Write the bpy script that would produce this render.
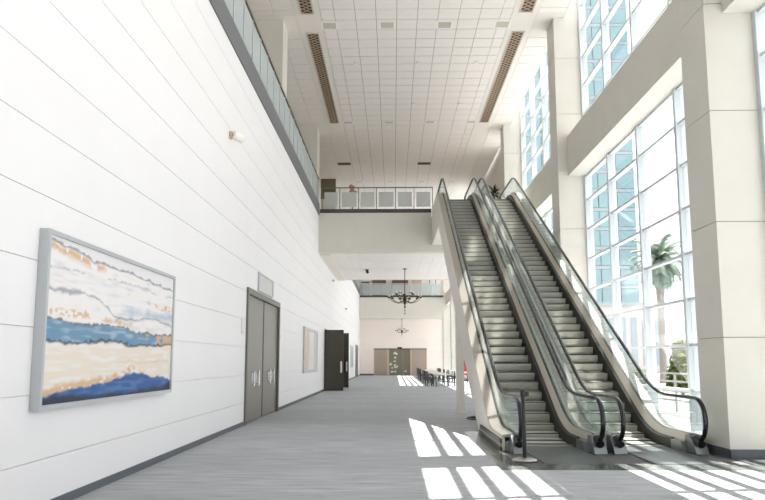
import bpy, math, random
from mathutils import Vector
import numpy as np

# ------------------------------------------------------------------ clear
for o in list(bpy.data.objects):
    bpy.data.objects.remove(o)
SC = bpy.context.scene
COL = SC.collection
random.seed(7)

# ------------------------------------------------------------------ camera
cam_d = bpy.data.cameras.new('camera')
cam = bpy.data.objects.new('camera', cam_d)
COL.objects.link(cam)
cam_d.sensor_width = 36.0
cam_d.lens = 36.0 * 676.0 / 765.0
cam_d.shift_y = 27.74 / 765.0
cam_d.clip_start = 0.05
cam_d.clip_end = 1500
cam.location = (0, 0, 1.6)
cam.rotation_euler = (math.pi / 2 + 0.12255, 0, 0.016065)
SC.camera = cam

# ------------------------------------------------------------------ sky, sun, exposure
wd = bpy.data.worlds.new('sky')
SC.world = wd
wd.use_nodes = True
bg = wd.node_tree.nodes['Background']
bg.inputs[0].default_value = (0.985, 0.965, 1.0, 1)
bg.inputs[1].default_value = 1.5
sd = bpy.data.lights.new('sun', 'SUN')
sd.energy = 14.5
sd.angle = math.radians(0.3)
sd.color = (1.0, 0.955, 0.90)
sun = bpy.data.objects.new('sun', sd)
COL.objects.link(sun)
sun.location = (40, 10, 90)
sun.rotation_euler = Vector((-0.41, -0.07, -1.0)).to_track_quat('-Z', 'Y').to_euler()
vs = SC.view_settings
vs.view_transform = 'Standard'
vs.look = 'None'
vs.gamma = 1.0
vs.use_curve_mapping = False
vs.exposure = 0.74
SC.cycles.transparent_max_bounces = 40
SC.cycles.max_bounces = 14
SC.cycles.diffuse_bounces = 8

# ------------------------------------------------------------------ helpers
def lin(c):
    return tuple(((v / 255) / 12.92 if v / 255 <= 0.04045 else ((v / 255 + 0.055) / 1.055) ** 2.4) for v in c)

MATS = {}
def mat(name, rgb, rough=0.6, metal=0.0, var=0.0, scale=3.0, stretch=(1, 1, 1), bump=0.0, bscale=60.0, spec=0.5, coat=0.0):
    m = bpy.data.materials.new(name)
    m.use_nodes = True
    nt = m.node_tree
    b = nt.nodes['Principled BSDF']
    c = (*lin(rgb), 1)
    b.inputs['Base Color'].default_value = c
    b.inputs['Roughness'].default_value = rough
    b.inputs['Metallic'].default_value = metal
    b.inputs['Specular IOR Level'].default_value = spec
    b.inputs['Coat Weight'].default_value = coat
    if var or bump:
        tc = nt.nodes.new('ShaderNodeTexCoord')
        mp = nt.nodes.new('ShaderNodeMapping')
        mp.inputs['Scale'].default_value = stretch
        nt.links.new(tc.outputs['Object'], mp.inputs['Vector'])
    if var:
        n = nt.nodes.new('ShaderNodeTexNoise')
        n.inputs['Scale'].default_value = scale
        n.inputs['Detail'].default_value = 6
        n.inputs['Roughness'].default_value = 0.6
        nt.links.new(mp.outputs[0], n.inputs['Vector'])
        r = nt.nodes.new('ShaderNodeValToRGB')
        r.color_ramp.elements[0].position = 0.3
        r.color_ramp.elements[1].position = 0.7
        r.color_ramp.elements[0].color = (*[max(0, v * (1 - var)) for v in c[:3]], 1)
        r.color_ramp.elements[1].color = (*[min(1, v * (1 + var)) for v in c[:3]], 1)
        nt.links.new(n.outputs['Fac'], r.inputs['Fac'])
        nt.links.new(r.outputs['Color'], b.inputs['Base Color'])
    if bump:
        n2 = nt.nodes.new('ShaderNodeTexNoise')
        n2.inputs['Scale'].default_value = bscale
        nt.links.new(mp.outputs[0], n2.inputs['Vector'])
        bp = nt.nodes.new('ShaderNodeBump')
        bp.inputs['Strength'].default_value = bump
        bp.inputs['Distance'].default_value = 0.01
        nt.links.new(n2.outputs['Fac'], bp.inputs['Height'])
        nt.links.new(bp.outputs[0], b.inputs['Normal'])
    MATS[name] = m
    return m

def glass(name, tint, refl=0.06, body=None, body_w=0.0, rough=0.0, edge=0.5):
    """thin clear sheet: see-through, a little mirror reflection that grows at grazing angles"""
    m = bpy.data.materials.new(name)
    m.use_nodes = True
    nt = m.node_tree
    nt.nodes.remove(nt.nodes['Principled BSDF'])
    out = nt.nodes['Material Output']
    tr = nt.nodes.new('ShaderNodeBsdfTransparent')
    tr.inputs[0].default_value = (*tint, 1)
    gl = nt.nodes.new('ShaderNodeBsdfGlossy')
    gl.inputs['Roughness'].default_value = rough
    gl.inputs['Color'].default_value = (0.9, 0.95, 0.95, 1)
    fr = nt.nodes.new('ShaderNodeFresnel')
    fr.inputs[0].default_value = 1.35
    mu = nt.nodes.new('ShaderNodeMath')
    mu.operation = 'MULTIPLY'
    mu.inputs[1].default_value = edge
    nt.links.new(fr.outputs[0], mu.inputs[0])
    mx = nt.nodes.new('ShaderNodeMixShader')
    nt.links.new(mu.outputs[0], mx.inputs[0])
    src = tr
    if body:
        di = nt.nodes.new('ShaderNodeBsdfDiffuse')
        di.inputs[0].default_value = (*lin(body), 1)
        tl = nt.nodes.new('ShaderNodeBsdfTranslucent')
        tl.inputs[0].default_value = (*lin(body), 1)
        mb = nt.nodes.new('ShaderNodeMixShader')
        mb.inputs[0].default_value = 0.5
        nt.links.new(di.outputs[0], mb.inputs[1])
        nt.links.new(tl.outputs[0], mb.inputs[2])
        m2 = nt.nodes.new('ShaderNodeMixShader')
        m2.inputs[0].default_value = body_w
        nt.links.new(tr.outputs[0], m2.inputs[1])
        nt.links.new(mb.outputs[0], m2.inputs[2])
        src = m2
    nt.links.new(src.outputs[0], mx.inputs[1])
    nt.links.new(gl.outputs[0], mx.inputs[2])
    nt.links.new(mx.outputs[0], out.inputs['Surface'])
    MATS[name] = m
    return m

ORI = {}
def root_of(o):
    while o.parent:
        o = o.parent
    return o

def tag(o, label=None, cat=None, group=None, kind=None):
    if label: o['label'] = label
    if cat: o['category'] = cat
    if group: o['group'] = group
    if kind: o['kind'] = kind
    return o

def empty(name, loc=(0, 0, 0), label=None, cat=None, group=None, kind=None, parent=None):
    o = bpy.data.objects.new(name, None)
    COL.objects.link(o)
    o.empty_display_size = 0.2
    if parent:
        o.parent = parent
    else:
        o.location = loc
    ORI[o.name] = Vector(loc)
    return tag(o, label, cat, group, kind)

def origin(parent):
    r = root_of(parent)
    return ORI.get(r.name, Vector((0, 0, 0)))

def link_mesh(name, me, parent=None, loc=None):
    o = bpy.data.objects.new(name, me)
    COL.objects.link(o)
    if parent:
        o.parent = parent
        if loc is not None:
            o.location = Vector(loc) - origin(parent)
    elif loc is not None:
        o.location = loc
        ORI[o.name] = Vector(loc)
    return o

class MB:
    def __init__(s):
        s.v = []; s.f = []
    def add(s, vs, fs):
        n = len(s.v)
        s.v += [tuple(p) for p in vs]
        s.f += [tuple(i + n for i in f) for f in fs]
        return s
    def box(s, x0, x1, y0, y1, z0, z1):
        return s.add([(x0, y0, z0), (x1, y0, z0), (x1, y1, z0), (x0, y1, z0), (x0, y0, z1), (x1, y0, z1), (x1, y1, z1), (x0, y1, z1)],
                     [(0, 3, 2, 1), (4, 5, 6, 7), (0, 1, 5, 4), (1, 2, 6, 5), (2, 3, 7, 6), (3, 0, 4, 7)])
    def prism(s, poly, axis, a, b):
        """poly: list of 2D points in the two remaining axes (order xyz without axis)"""
        n = len(poly)
        def p3(p, t):
            l = list(p); l.insert(axis, t); return tuple(l)
        vs = [p3(p, a) for p in poly] + [p3(p, b) for p in poly]
        fs = [tuple(range(n)), tuple(range(2 * n - 1, n - 1, -1))]
        for i in range(n):
            j = (i + 1) % n
            fs.append((i, i + n, j + n, j))
        return s.add(vs, fs)
    def cyl(s, p0, p1, r0, r1=None, n=10):
        r1 = r0 if r1 is None else r1
        p0 = Vector(p0); p1 = Vector(p1)
        d = (p1 - p0).normalized()
        u = d.orthogonal().normalized(); w = d.cross(u)
        vs = []
        for p, r in ((p0, r0), (p1, r1)):
            for k in range(n):
                a = 2 * math.pi * k / n
                vs.append(p + u * (math.cos(a) * r) + w * (math.sin(a) * r))
        fs = [(k, (k + 1) % n, n + (k + 1) % n, n + k) for k in range(n)]
        fs += [tuple(range(n - 1, -1, -1)), tuple(range(n, 2 * n))]
        return s.add(vs, fs)
    def tube(s, pts, r, n=6):
        for a, b in zip(pts[:-1], pts[1:]):
            s.cyl(a, b, r, r, n)
        return s
    def lathe(s, c, prof, n=16):
        vs = []
        for r, z in prof:
            for k in range(n):
                a = 2 * math.pi * k / n
                vs.append((c[0] + r * math.cos(a), c[1] + r * math.sin(a), c[2] + z))
        fs = []
        for i in range(len(prof) - 1):
            for k in range(n):
                fs.append((i * n + k, i * n + (k + 1) % n, (i + 1) * n + (k + 1) % n, (i + 1) * n + k))
        fs.append(tuple(range(n - 1, -1, -1)))
        m = (len(prof) - 1) * n
        fs.append(tuple(range(m, m + n)))
        return s.add(vs, fs)
    def loft(s, rings):
        n = len(rings[0])
        vs = [p for r in rings for p in r]
        fs = []
        for i in range(len(rings) - 1):
            for k in range(n):
                fs.append((i * n + k, i * n + (k + 1) % n, (i + 1) * n + (k + 1) % n, (i + 1) * n + k))
        fs.append(tuple(range(n - 1, -1, -1)))
        m = (len(rings) - 1) * n
        fs.append(tuple(range(m, m + n)))
        return s.add(vs, fs)
    def mesh(s, name, m, smooth=False, off=(0, 0, 0)):
        me = bpy.data.meshes.new(name)
        me.from_pydata([(v[0] - off[0], v[1] - off[1], v[2] - off[2]) for v in s.v], [], s.f)
        me.materials.append(MATS[m] if isinstance(m, str) else m)
        import bmesh
        b = bmesh.new(); b.from_mesh(me)
        bmesh.ops.recalc_face_normals(b, faces=b.faces)
        b.to_mesh(me); b.free()
        if smooth:
            me.polygons.foreach_set('use_smooth', [True] * len(me.polygons))
            me.update()
            try:
                me.set_sharp_from_angle(angle=math.radians(40))
            except Exception:
                pass
        return me
    def build(s, name, m, parent=None, smooth=False, base=None):
        off = origin(parent) if parent else (base or (0, 0, 0))
        me = s.mesh(name, m, smooth, off)
        o = bpy.data.objects.new(name, me)
        COL.objects.link(o)
        if parent:
            o.parent = parent
        elif base:
            o.location = base
            ORI[o.name] = Vector(base)
        return o

def BX(name, m, parent, *a):
    return MB().box(*a).build(name, m, parent)

def copy_tree(o, parent=None):
    c = o.copy(); COL.objects.link(c)
    c.parent = parent
    for ch in o.children:
        copy_tree(ch, c)
    return c

# ------------------------------------------------------------------ materials
mat('wall_white', (228, 228, 228), 0.5, var=0.015, scale=0.8)
mat('joint_grey', (222, 221, 219), 0.9)
mat('baseboard', (88, 94, 100), 0.5)
mat('far_wall', (236, 226, 219), 0.6, var=0.02, scale=0.6)
mat('stone_beige', (207, 204, 195), 0.6, var=0.025, scale=1.2)
mat('stone_joint', (150, 143, 132), 0.8)
mat('plaster', (226, 220, 211), 0.8, var=0.015, scale=0.7)
mat('tile_white', (230, 225, 221), 0.85, var=0.025, scale=2.5)
mat('ceiling_back', (120, 115, 108), 0.9)
mat('trim_white', (226, 222, 215), 0.7)
mat('fascia_grey', (100, 102, 105), 0.5)
mat('kick_black', (70, 70, 68), 0.5)
mat('window_frame', (196, 204, 208), 0.4)
mat('carpet_a', (172, 175, 177), 0.95, var=0.2, scale=1.7, stretch=(0.8, 5, 1), bump=0.25, bscale=90, spec=0.1)
mat('carpet_b', (168, 171, 174), 0.95, var=0.2, scale=2.2, stretch=(0.6, 6, 1), bump=0.25, bscale=90, spec=0.1)
mat('floor_under', (95, 95, 94), 0.95)
mat('granite', (96, 102, 98), 0.12, var=0.35, scale=9, spec=0.6)
mat('landing_steel', (124, 130, 131), 0.32, metal=0.7, var=0.06, scale=4)
mat('comb_steel', (170, 170, 165), 0.35, metal=0.7)
mat('steel', (200, 198, 192), 0.3, metal=0.75)
mat('deck_steel', (190, 183, 174), 0.35, metal=0.6)
mat('step_metal', (184, 184, 176), 0.5, metal=0.2, var=0.08, scale=5)
mat('skirt_black', (32, 31, 29), 0.45)
mat('clad_white', (216, 211, 203), 0.5, var=0.02, scale=1.5)
mat('rubber', (26, 28, 31), 0.25)
mat('black', (22, 22, 23), 0.4)
mat('door_metal', (128, 124, 114), 0.35, metal=0.35, var=0.05, scale=1.5, stretch=(1, 1, 0.2))
mat('door_frame', (112, 110, 104), 0.4, metal=0.3)
mat('door_dark', (62, 58, 48), 0.35, var=0.06, scale=2)
mat('chrome', (190, 190, 190), 0.25, metal=0.9)
mat('frame_silver', (188, 192, 194), 0.35, metal=0.45)
mat('sign_grey', (196, 196, 192), 0.4, metal=0.2, var=0.04)
mat('plate_white', (225, 222, 218), 0.5)
mat('tan', (196, 170, 146), 0.6)
mat('grille_frame', (196, 186, 174), 0.7)
mat('grille_hole', (74, 60, 48), 0.8)
mat('grille_bar', (176, 154, 130), 0.6)
mat('lamp_glass', (190, 184, 172), 0.3)
mat('lamp_rim', (236, 233, 226), 0.5)
mat('bronze', (66, 54, 46), 0.35, metal=0.6)
mat('bulb', (210, 196, 176), 0.3)
mat('red', (178, 24, 24), 0.35)
mat('olive', (108, 98, 74), 0.6, var=0.06)
mat('pot_grey', (120, 116, 110), 0.6)
mat('flower', (176, 136, 122), 0.7, var=0.2, scale=12)
mat('leaf_dark', (34, 40, 36), 0.6)
mat('table_top', (212, 206, 198), 0.4)
mat('far_door', (168, 154, 142), 0.35, metal=0.2, var=0.04)
mat('far_frame', (196, 170, 140), 0.4)
mat('board_paper', (232, 228, 222), 0.25, var=0.03)
mat('board_tan', (206, 180, 158), 0.3)
mat('board_blue', (150, 176, 188), 0.3, var=0.12)
mat('brown', (112, 92, 74), 0.5, var=0.1)
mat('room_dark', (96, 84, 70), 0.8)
mat('terrace', (150, 149, 148), 0.8, var=0.05, scale=0.5)
mat('rail_white', (150, 152, 152), 0.4)
mat('palm_trunk', (134, 130, 126), 0.9, var=0.2, scale=8, stretch=(1, 1, 4))
mat('palm_leaf', (112, 132, 116), 0.6, var=0.25, scale=3)
mat('shrub_leaf', (92, 106, 44), 0.7, var=0.3, scale=4)
mat('tower_wall', (112, 134, 140), 0.8)  # tower wall and panes: distance haze mixed into the pale bluish colours
mat('tower_pane', (122, 150, 156), 0.5, spec=0.2, var=0.12, scale=0.12)
mat('tower_band', (136, 150, 154), 0.7)
mat('house_wall', (176, 172, 170), 0.7, var=0.04)
mat('house_glass', (140, 152, 158), 0.2)
glass('window_glass', (0.975, 0.985, 0.99), edge=0.15)
glass('balustrade_glass', (0.955, 0.98, 0.973), edge=0.5, body=(214, 228, 224), body_w=0.05)
glass('railing_glass', (0.88, 0.93, 0.94), edge=0.4, body=(232, 238, 240), body_w=0.6)
glass('frosted_film', (0.86, 0.87, 0.86), edge=0.2, body=(236, 236, 232), body_w=0.75)
glass('far_glass', (0.62, 0.64, 0.56), edge=0.5, body=(182, 178, 158), body_w=0.7)

XL = -3.75        # left wall face
ZC = 13.5         # ceiling
YB, YF = -10.0, 76.0
BAYS = [0.8 + 10.8 * k for k in range(-1, 7)]    # pillar front faces
# ------------------------------------------------------------------ floor
floor = MB().box(-10.5, 7.0, YB - 0.5, YF + 0.5, -0.3, -0.012).build('floor', 'floor_under')
tag(floor, 'grey streaked carpet floor laid in cross strips through the hall', 'floor', kind='structure')
SW = 1.8333
k0 = int(math.floor((YB - 10.3) / SW))
def carpet(x0, x1, y0, y1, m):
    if y1 - y0 > 0.05:
        MB().box(x0, x1, y0 + 0.004, y1 - 0.004, -0.012, 0.0).build('carpet_strip', m, floor)
y = 10.3 + k0 * SW
i = 0
while y < YF:
    a, b = max(y, YB), min(y + SW, YF)
    m = 'carpet_a' if i % 2 else 'carpet_b'
    if a >= 10.29 and a < 15.7:
        carpet(XL - 0.1, 1.6, a, b, m)
    else:
        carpet(XL - 0.1, 6.9, a, b, m)
    y += SW; i += 1
# stone border around the escalator landing
for x0, x1, y0, y1 in [(1.6 + 0.8 * k, 2.4 + 0.8 * k - 0.006, 10.3, 10.85) for k in range(5)] + [(5.6, 6.9, 10.3, 11.55)]:
    BX('stone_slab', 'granite', floor, x0, x1, y0, y1, -0.012, 0.001)
for k in range(5):
    BX('stone_slab', 'granite', floor, 1.6, 1.93, 10.86 + k * 0.99, 10.85 + (k + 1) * 0.99, -0.012, 0.001)
BX('stone_slab', 'granite', floor, 1.94, 5.6, 14.2, 15.79, -0.012, -0.002)
BX('stone_slab', 'granite', floor, 5.6, 6.9, 12.62, 15.79, -0.012, 0.0)

# ------------------------------------------------------------------ panelled walls
def rects_minus(r, holes):
    out = [r]
    for (a0, a1, b0, b1) in holes:
        nx = []
        for (p0, p1, q0, q1) in out:
            if a0 >= p1 or a1 <= p0 or b0 >= q1 or b1 <= q0:
                nx.append((p0, p1, q0, q1)); continue
            if a0 > p0: nx.append((p0, a0, q0, q1))
            if a1 < p1: nx.append((a1, p1, q0, q1))
            c0, c1 = max(a0, p0), min(a1, p1)
            if b0 > q0: nx.append((c0, c1, q0, b0))
            if b1 < q1: nx.append((c0, c1, b1, q1))
        out = nx
    return out

D1 = (17.15, 22.05, 0.0, 3.48)       # closed double door (y0,y1,z0,z1)
D2 = (36.9, 41.0, 0.0, 3.3)          # doorway with open leaves
D3 = (67.2, 70.6, 0.0, 3.2)          # far door
wl = empty('wall_left', (XL, 30, 0), kind='structure')
tag(wl, 'long white wall clad in horizontal panels', 'wall')
back_holes = [D1, D2, D3]
for r in rects_minus((YB, YF, 0.0, 8.9), back_holes):
    BX('wall_backing', 'joint_grey', wl, XL - 0.3, XL - 0.022, r[0], r[1], r[2], r[3])
grooves = [0.0, 0.56, 1.25, 1.95, 2.65, 3.37, 4.08, 4.78, 5.5, 6.21, 6.92, 7.63, 8.36, 8.9]
cuts = [YB] + [y for y in (0.8, 11.6 + 5.4, 28.0, 33.5, 44.0, 54.8, 65.6)] + [YF]
for z0, z1 in zip(grooves[:-1], grooves[1:]):
    for a, b in zip(cuts[:-1], cuts[1:]):
        for r in rects_minus((a, b, z0, z1), back_holes):
            if r[3] - r[2] < 0.03 or r[1] - r[0] < 0.03: continue
            BX('wall_panel', 'wall_white', wl, XL - 0.024, XL, r[0] + 0.0008, r[1] - 0.0008, r[2] + (0.0045 if r[2] == z0 else 0), r[3] - (0.0045 if r[3] == z1 else 0))
bl = empty('baseboard_left', (XL, 30, 0), kind='structure')
tag(bl, 'dark grey baseboard along the white panelled wall', 'baseboard')
for a, b in ((YB, D1[0]), (D1[1], D2[0]), (D2[1], D3[0]), (D3[1], YF)):
    BX('baseboard_strip', 'baseboard', bl, XL, XL + 0.02, a, b, 0.0, 0.10)

# far wall with mezzanine
wf = empty('wall_far', (0.7, YF, 0), kind='structure')
tag(wf, 'pale pinkish panelled end wall with wide doors', 'wall')
FD = (-2.2, 3.72, 0.0, 3.0)
for r in rects_minus((-10.5, 7.0, 0.0, 13.7), [FD]):
    BX('wall_backing', 'joint_grey', wf, r[0], r[1], YF + 0.022, YF + 0.3, r[2], r[3])
fg = [0, 0.55, 1.25, 1.95, 2.65, 3.35, 4.05, 4.75, 5.45, 6.15, 8.8, 11.0, 13.6]
for z0, z1 in zip(fg[:-1], fg[1:]):
    for a, b in ((XL, 0.7), (0.7, 5.6)):
        for r in rects_minus((a, b, z0, z1), [FD]):
            if r[3] - r[2] < 0.03: continue
            BX('wall_panel', 'far_wall', wf, r[0] + 0.001, r[1] - 0.001, YF, YF + 0.024, r[2] + 0.008, r[3] - 0.008)
BX('wall_panel', 'plaster', wf, -10.0, XL, YF, YF + 0.024, 8.9, 13.6)
bf = empty('baseboard_far', (0.7, YF, 0), kind='structure')
tag(bf, 'dark baseboard along the end wall', 'baseboard')
for a, b in ((XL + 0.02, FD[0]), (FD[1], 5.6)):
    BX('baseboard_strip', 'baseboard', bf, a, b, YF - 0.03, YF, 0, 0.2)

# wall behind the camera, upper wall behind the balcony
wb = MB().box(-10.5, 7.0, YB - 0.3, YB, 0, 13.9).build('wall_back', 'wall_white')
tag(wb, 'plain white wall closing the hall', 'wall', kind='structure')
wu = MB().box(-10.5, -10.0, YB, YF, 8.9, 13.9).build('wall_balcony', 'plaster')
tag(wu, 'plain pale wall behind the upper balcony', 'wall', kind='structure')

# ------------------------------------------------------------------ right wall: pillars, beams, windows
wr = empty('wall_right', (6.2, 30, 0), kind='structure')
tag(wr, 'tall beige stone pillars and beams framing the window wall', 'wall')
PX0, PX1 = 5.6, 6.66
for yb in BAYS + [YF - 0.2]:
    core = MB().box(PX0 + 0.02, PX1 - 0.02, yb + 0.02, yb + 0.98, 0, 15.5).build('pillar', 'stone_joint', wr)
    zs = [0, 2, 4, 6, 8, 10, 12, 14, 15.5]
    for z0, z1 in zip(zs[:-1], zs[1:]):
        MB().box(PX0, PX1, yb, yb + 1.0, z0 + 0.006, z1 - 0.006).build('stone_panel', 'stone_beige', core)
for yb in BAYS[:-1]:
    BX('beam', 'stone_beige', wr, 5.93, 6.66, yb + 1.0, yb + 10.8, 7.82, 9.19)
    BX('lintel', 'stone_beige', wr, 5.95, 6.66, yb + 1.0, yb + 10.8, 15.2, 15.5)
yb = BAYS[-1]
BX('beam', 'stone_beige', wr, 5.93, 6.66, yb + 1.0, YF - 0.2, 7.82, 9.19)
BX('lintel', 'stone_beige', wr, 5.95, 6.66, yb + 1.0, YF - 0.2, 15.2, 15.5)
br = empty('baseboard_right', (5.6, 30, 0), kind='structure')
tag(br, 'dark baseboard at the foot of the stone pillars', 'baseboard')
for yb in BAYS:
    if yb > 60: m_ = 1
    b = MB()
    b.box(PX0 - 0.015, PX0, yb - 0.015, yb + 1.0, 0, 0.14)
    b.box(PX0 - 0.015, 6.5, yb - 0.015, yb, 0, 0.14)
    b.build('baseboard_strip', 'baseboard', br)

GX = 6.53
def window(n, yb, z0, z1, zbars, label, yend=None):
    ya, ye = yb + 1.0, min(yb + 10.8, YF - 0.2)
    if yend: ye = yend
    w = empty('window_%d' % n, (GX, (ya + ye) / 2, z0), kind='structure')
    tag(w, label, 'window')
    ys = ([ya] + [ye - 2.45 * k for k in (3, 2, 1)] + [ye]) if not yend else [ya, ye]
    mull = 0.075
    for k, yy in enumerate(ys):
        t = 0.11
        c = min(max(yy, ya + t / 2), ye - t / 2)
        BX('mullion', 'window_frame', w, GX - mull, GX + 0.16, c - t / 2, c + t / 2, z0, z1)
    zz = [z0] + list(zbars) + [z1]
    for k, z in enumerate(zz):
        c = min(max(z, z0 + 0.03), z1 - 0.03)
        for a, b in zip(ys[:-1], ys[1:]):
            a2 = a + (0.11 if a == ya else 0.055); b2 = b - (0.11 if b == ye else 0.055)
            BX('transom', 'window_frame', w, GX - 0.03, GX + 0.115, a2, b2, c - 0.03, c + 0.03)
    for a, b in zip(ys[:-1], ys[1:]):
        a2 = a + (0.11 if a == ya else 0.055); b2 = b - (0.11 if b == ye else 0.055)
        for p, q in zip(zz[:-1], zz[1:]):
            BX('pane', 'window_glass', w, GX + 0.025, GX + 0.037, a2, b2, p + (0.06 if p == z0 else 0.03), q - (0.06 if q == z1 else 0.03))
    return w
LOWB = [0.95, 1.95, 2.95, 3.96, 4.98, 5.98, 6.97]
UPB = [9.97, 10.97, 11.97, 12.95, 13.9]
for n, yb in enumerate(BAYS):
    window(2 * n + 1, yb, 0.0, 7.82, LOWB, 'tall gridded lower window between two stone pillars')
    if abs(yb - 33.2) < 0.1:
        BX('infill_wall', 'stone_beige', wr, 6.2, 6.66, yb + 3.5, yb + 10.8, 9.19, 15.2)
        window(2 * n + 2, yb, 9.19, 15.2, UPB, 'narrow blue upper window by the pillar at the escalator head', yb + 3.5)
        continue
    window(2 * n + 2, yb, 9.19, 15.2, UPB, 'tall gridded upper window above the stone beam')

# ------------------------------------------------------------------ ceiling
ce = MB().box(-10.2, 5.95, YB, YF + 0.2, ZC + 0.03, ZC + 0.4).build('ceiling', 'ceiling_back')
tag(ce, 'high white tiled ceiling with long air grilles', 'ceiling', kind='structure')
TP = 0.72
rows = [22.46 - 2 * 0.717 + 0.717 * k for k in range(-46, 76)]
cols_mid = [(-2.02 + TP * k) for k in range(-1, 9)]      # left edges of middle columns, -2.74 .. 4.46
tiles = []
SL, SR = (-3.38, -2.50), (4.12, 5.0)
colspans = [(-2.50, -2.02)] + [(-2.02 + TP * k, -2.02 + TP * (k + 1)) for k in range(8)] + [(-2.02 + TP * 8, 4.12)]
colspans = [c for c in colspans if c[1] - c[0] > 0.1]
colspans += [(5.0, 5.93)]
left_cols = [(-3.38 - TP * (k + 1), -3.38 - TP * k) for k in range(9)]
PIL = [yb for yb in BAYS]
def in_band(y0, y1):
    for p in PIL:
        if y1 > p - 0.3 and y0 < p + 1.3: return True
    return False
def clip(y0, y1):
    for p in PIL:
        a, b = p - 0.3, p + 1.3
        if y1 > a and y0 < b:
            if y0 < a: return (y0, a)
            if y1 > b: return (b, y1)
            return None
    return (y0, y1)
for y0 in rows:
    y1 = y0 + 0.717
    if y0 < YB or y1 > YF: continue
    for (a, b) in colspans:
        q = clip(y0, y1) if a >= 5.0 else (y0, y1)
        if q and q[1] - q[0] > 0.05: tiles.append((a, b, q[0], q[1]))
    q = clip(y0, y1)
    if q and q[1] - q[0] > 0.05:
        for (a, b) in left_cols: tiles.append((a, b, q[0], q[1]))
def vis(t):
    yc = t[2]
    xc = 0.5 * (t[0] + t[1])
    pxx = 382.5 + 676 * (xc + 0.016 * yc) / yc if yc > 1 else -999
    lim = 60
    return yc > 20.6 and 235 < pxx < 600
tv = sorted([t for t in tiles if vis(t)], key=lambda t: t[2])
indiv = tv[:300]
inset = set(indiv)
tm = {}
for t in indiv:
    w = (round(t[1] - t[0], 3), round(t[3] - t[2], 3))
    if w not in tm:
        tm[w] = MB().box(-w[0] / 2 + 0.008, w[0] / 2 - 0.008, -w[1] / 2 + 0.016, w[1] / 2 - 0.016, 0, 0.03).mesh('ceiling_tile', 'tile_white')
    link_mesh('ceiling_tile', tm[w], ce, ((t[0] + t[1]) / 2, (t[2] + t[3]) / 2, ZC))
g = MB()
for t in tiles:
    if t not in inset:
        g.box(t[0] + 0.008, t[1] - 0.008, t[2] + 0.016, t[3] - 0.016, ZC, ZC + 0.03)
tag(g.build('ceiling_tiles', 'tile_white', ce), kind='stuff')
# plain plaster bands
def segs(y0, y1, holes):
    out = [(y0, y1)]
    for a, b in holes:
        nx = []
        for p, q in out:
            if a >= q or b <= p: nx.append((p, q)); continue
            if a > p: nx.append((p, a))
            if b < q: nx.append((b, q))
        out = nx
    return out
GR = [(p + 0.95, p + 10.4) for p in BAYS if -12 < p < 23]       # grille runs between pillars
for (a, b) in (SL, SR):
    xm = (a + b) / 2
    BX('plaster_band', 'trim_white', ce, a + 0.005, xm - 0.22, YB, YF, ZC - 0.001, ZC + 0.03)
    BX('plaster_band', 'trim_white', ce, xm + 0.22, b - 0.005, YB, YF, ZC - 0.001, ZC + 0.03)
    for p, q in segs(YB, YF, GR):
        BX('plaster_band', 'trim_white', ce, xm - 0.22, xm + 0.22, p, q, ZC - 0.001, ZC + 0.03)
for p in PIL:
    if p < YB or p + 1 > YF: continue
    BX('plaster_band', 'trim_white', ce, -9.8, -3.385, p - 0.3, p + 1.3, ZC - 0.001, ZC + 0.03)
    BX('plaster_band', 'trim_white', ce, 5.005, 5.595, p - 0.3, p + 1.3, ZC - 0.001, ZC + 0.03)
    for q0, q1 in ((p - 0.3, p - 0.002), (p + 1.002, p + 1.3)):
        BX('plaster_band', 'trim_white', ce, 5.595, 5.93, q0, q1, ZC - 0.001, ZC + 0.03)
BX('edge_trim', 'trim_white', ce, 5.93, 5.97, YB, YF, ZC - 0.01, ZC + 0.4)
bk = 'two long perforated air grilles in the ceiling'
for side, (a, b) in (('window', SR), ('balcony', SL)):
    xm = (a + b) / 2
    for (p, q) in GR:
        if p < 9: continue
        near = p < 20
        r = empty('air_grille', (xm, p, ZC), 'brown lattice grille', 'grille', 'ceiling air grilles')
        r['label'] = ('brown lattice ceiling air grille on the %s side, ' % side) + ('short of the second pillar' if near else 'ending at the bridge')
        BX('backing', 'grille_hole', r, xm - 0.22, xm + 0.22, p + 0.02, q - 0.02, ZC - 0.006, ZC - 0.0025)
        f = MB()
        f.box(xm - 0.24, xm - 0.19, p, q, ZC - 0.03, ZC - 0.0005)
        f.box(xm + 0.19, xm + 0.24, p, q, ZC - 0.03, ZC - 0.0005)
        f.box(xm - 0.19, xm + 0.19, p, p + 0.05, ZC - 0.03, ZC - 0.0005)
        f.box(xm - 0.19, xm + 0.19, q - 0.05, q, ZC - 0.03, ZC - 0.0005)
        f.build('grille_border', 'grille_frame', r)
        l = MB()
        n = int((q - p) / 0.21)
        for k in range(n):
            y0 = p + 0.05 + k * (q - p - 0.1 - 0.34) / max(1, n - 1)
            for s in (-1, 1):
                x0, x1 = -0.19 * s, 0.19 * s
                w = 0.045
                l.add([(xm + x0, y0, ZC - 0.016), (xm + x0, y0 + w, ZC - 0.016), (xm + x1, y0 + 0.34, ZC - 0.016), (xm + x1, y0 + 0.34 - w, ZC - 0.016),
                       (xm + x0, y0, ZC - 0.006), (xm + x0, y0 + w, ZC - 0.006), (xm + x1, y0 + 0.34, ZC - 0.006), (xm + x1, y0 + 0.34 - w, ZC - 0.006)],
                      [(0, 1, 2, 3), (7, 6, 5, 4), (0, 4, 5, 1), (1, 5, 6, 2), (2, 6, 7, 3), (3, 7, 4, 0)])
        tag(l.build('lattice', 'grille_bar', r), kind='stuff')

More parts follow.
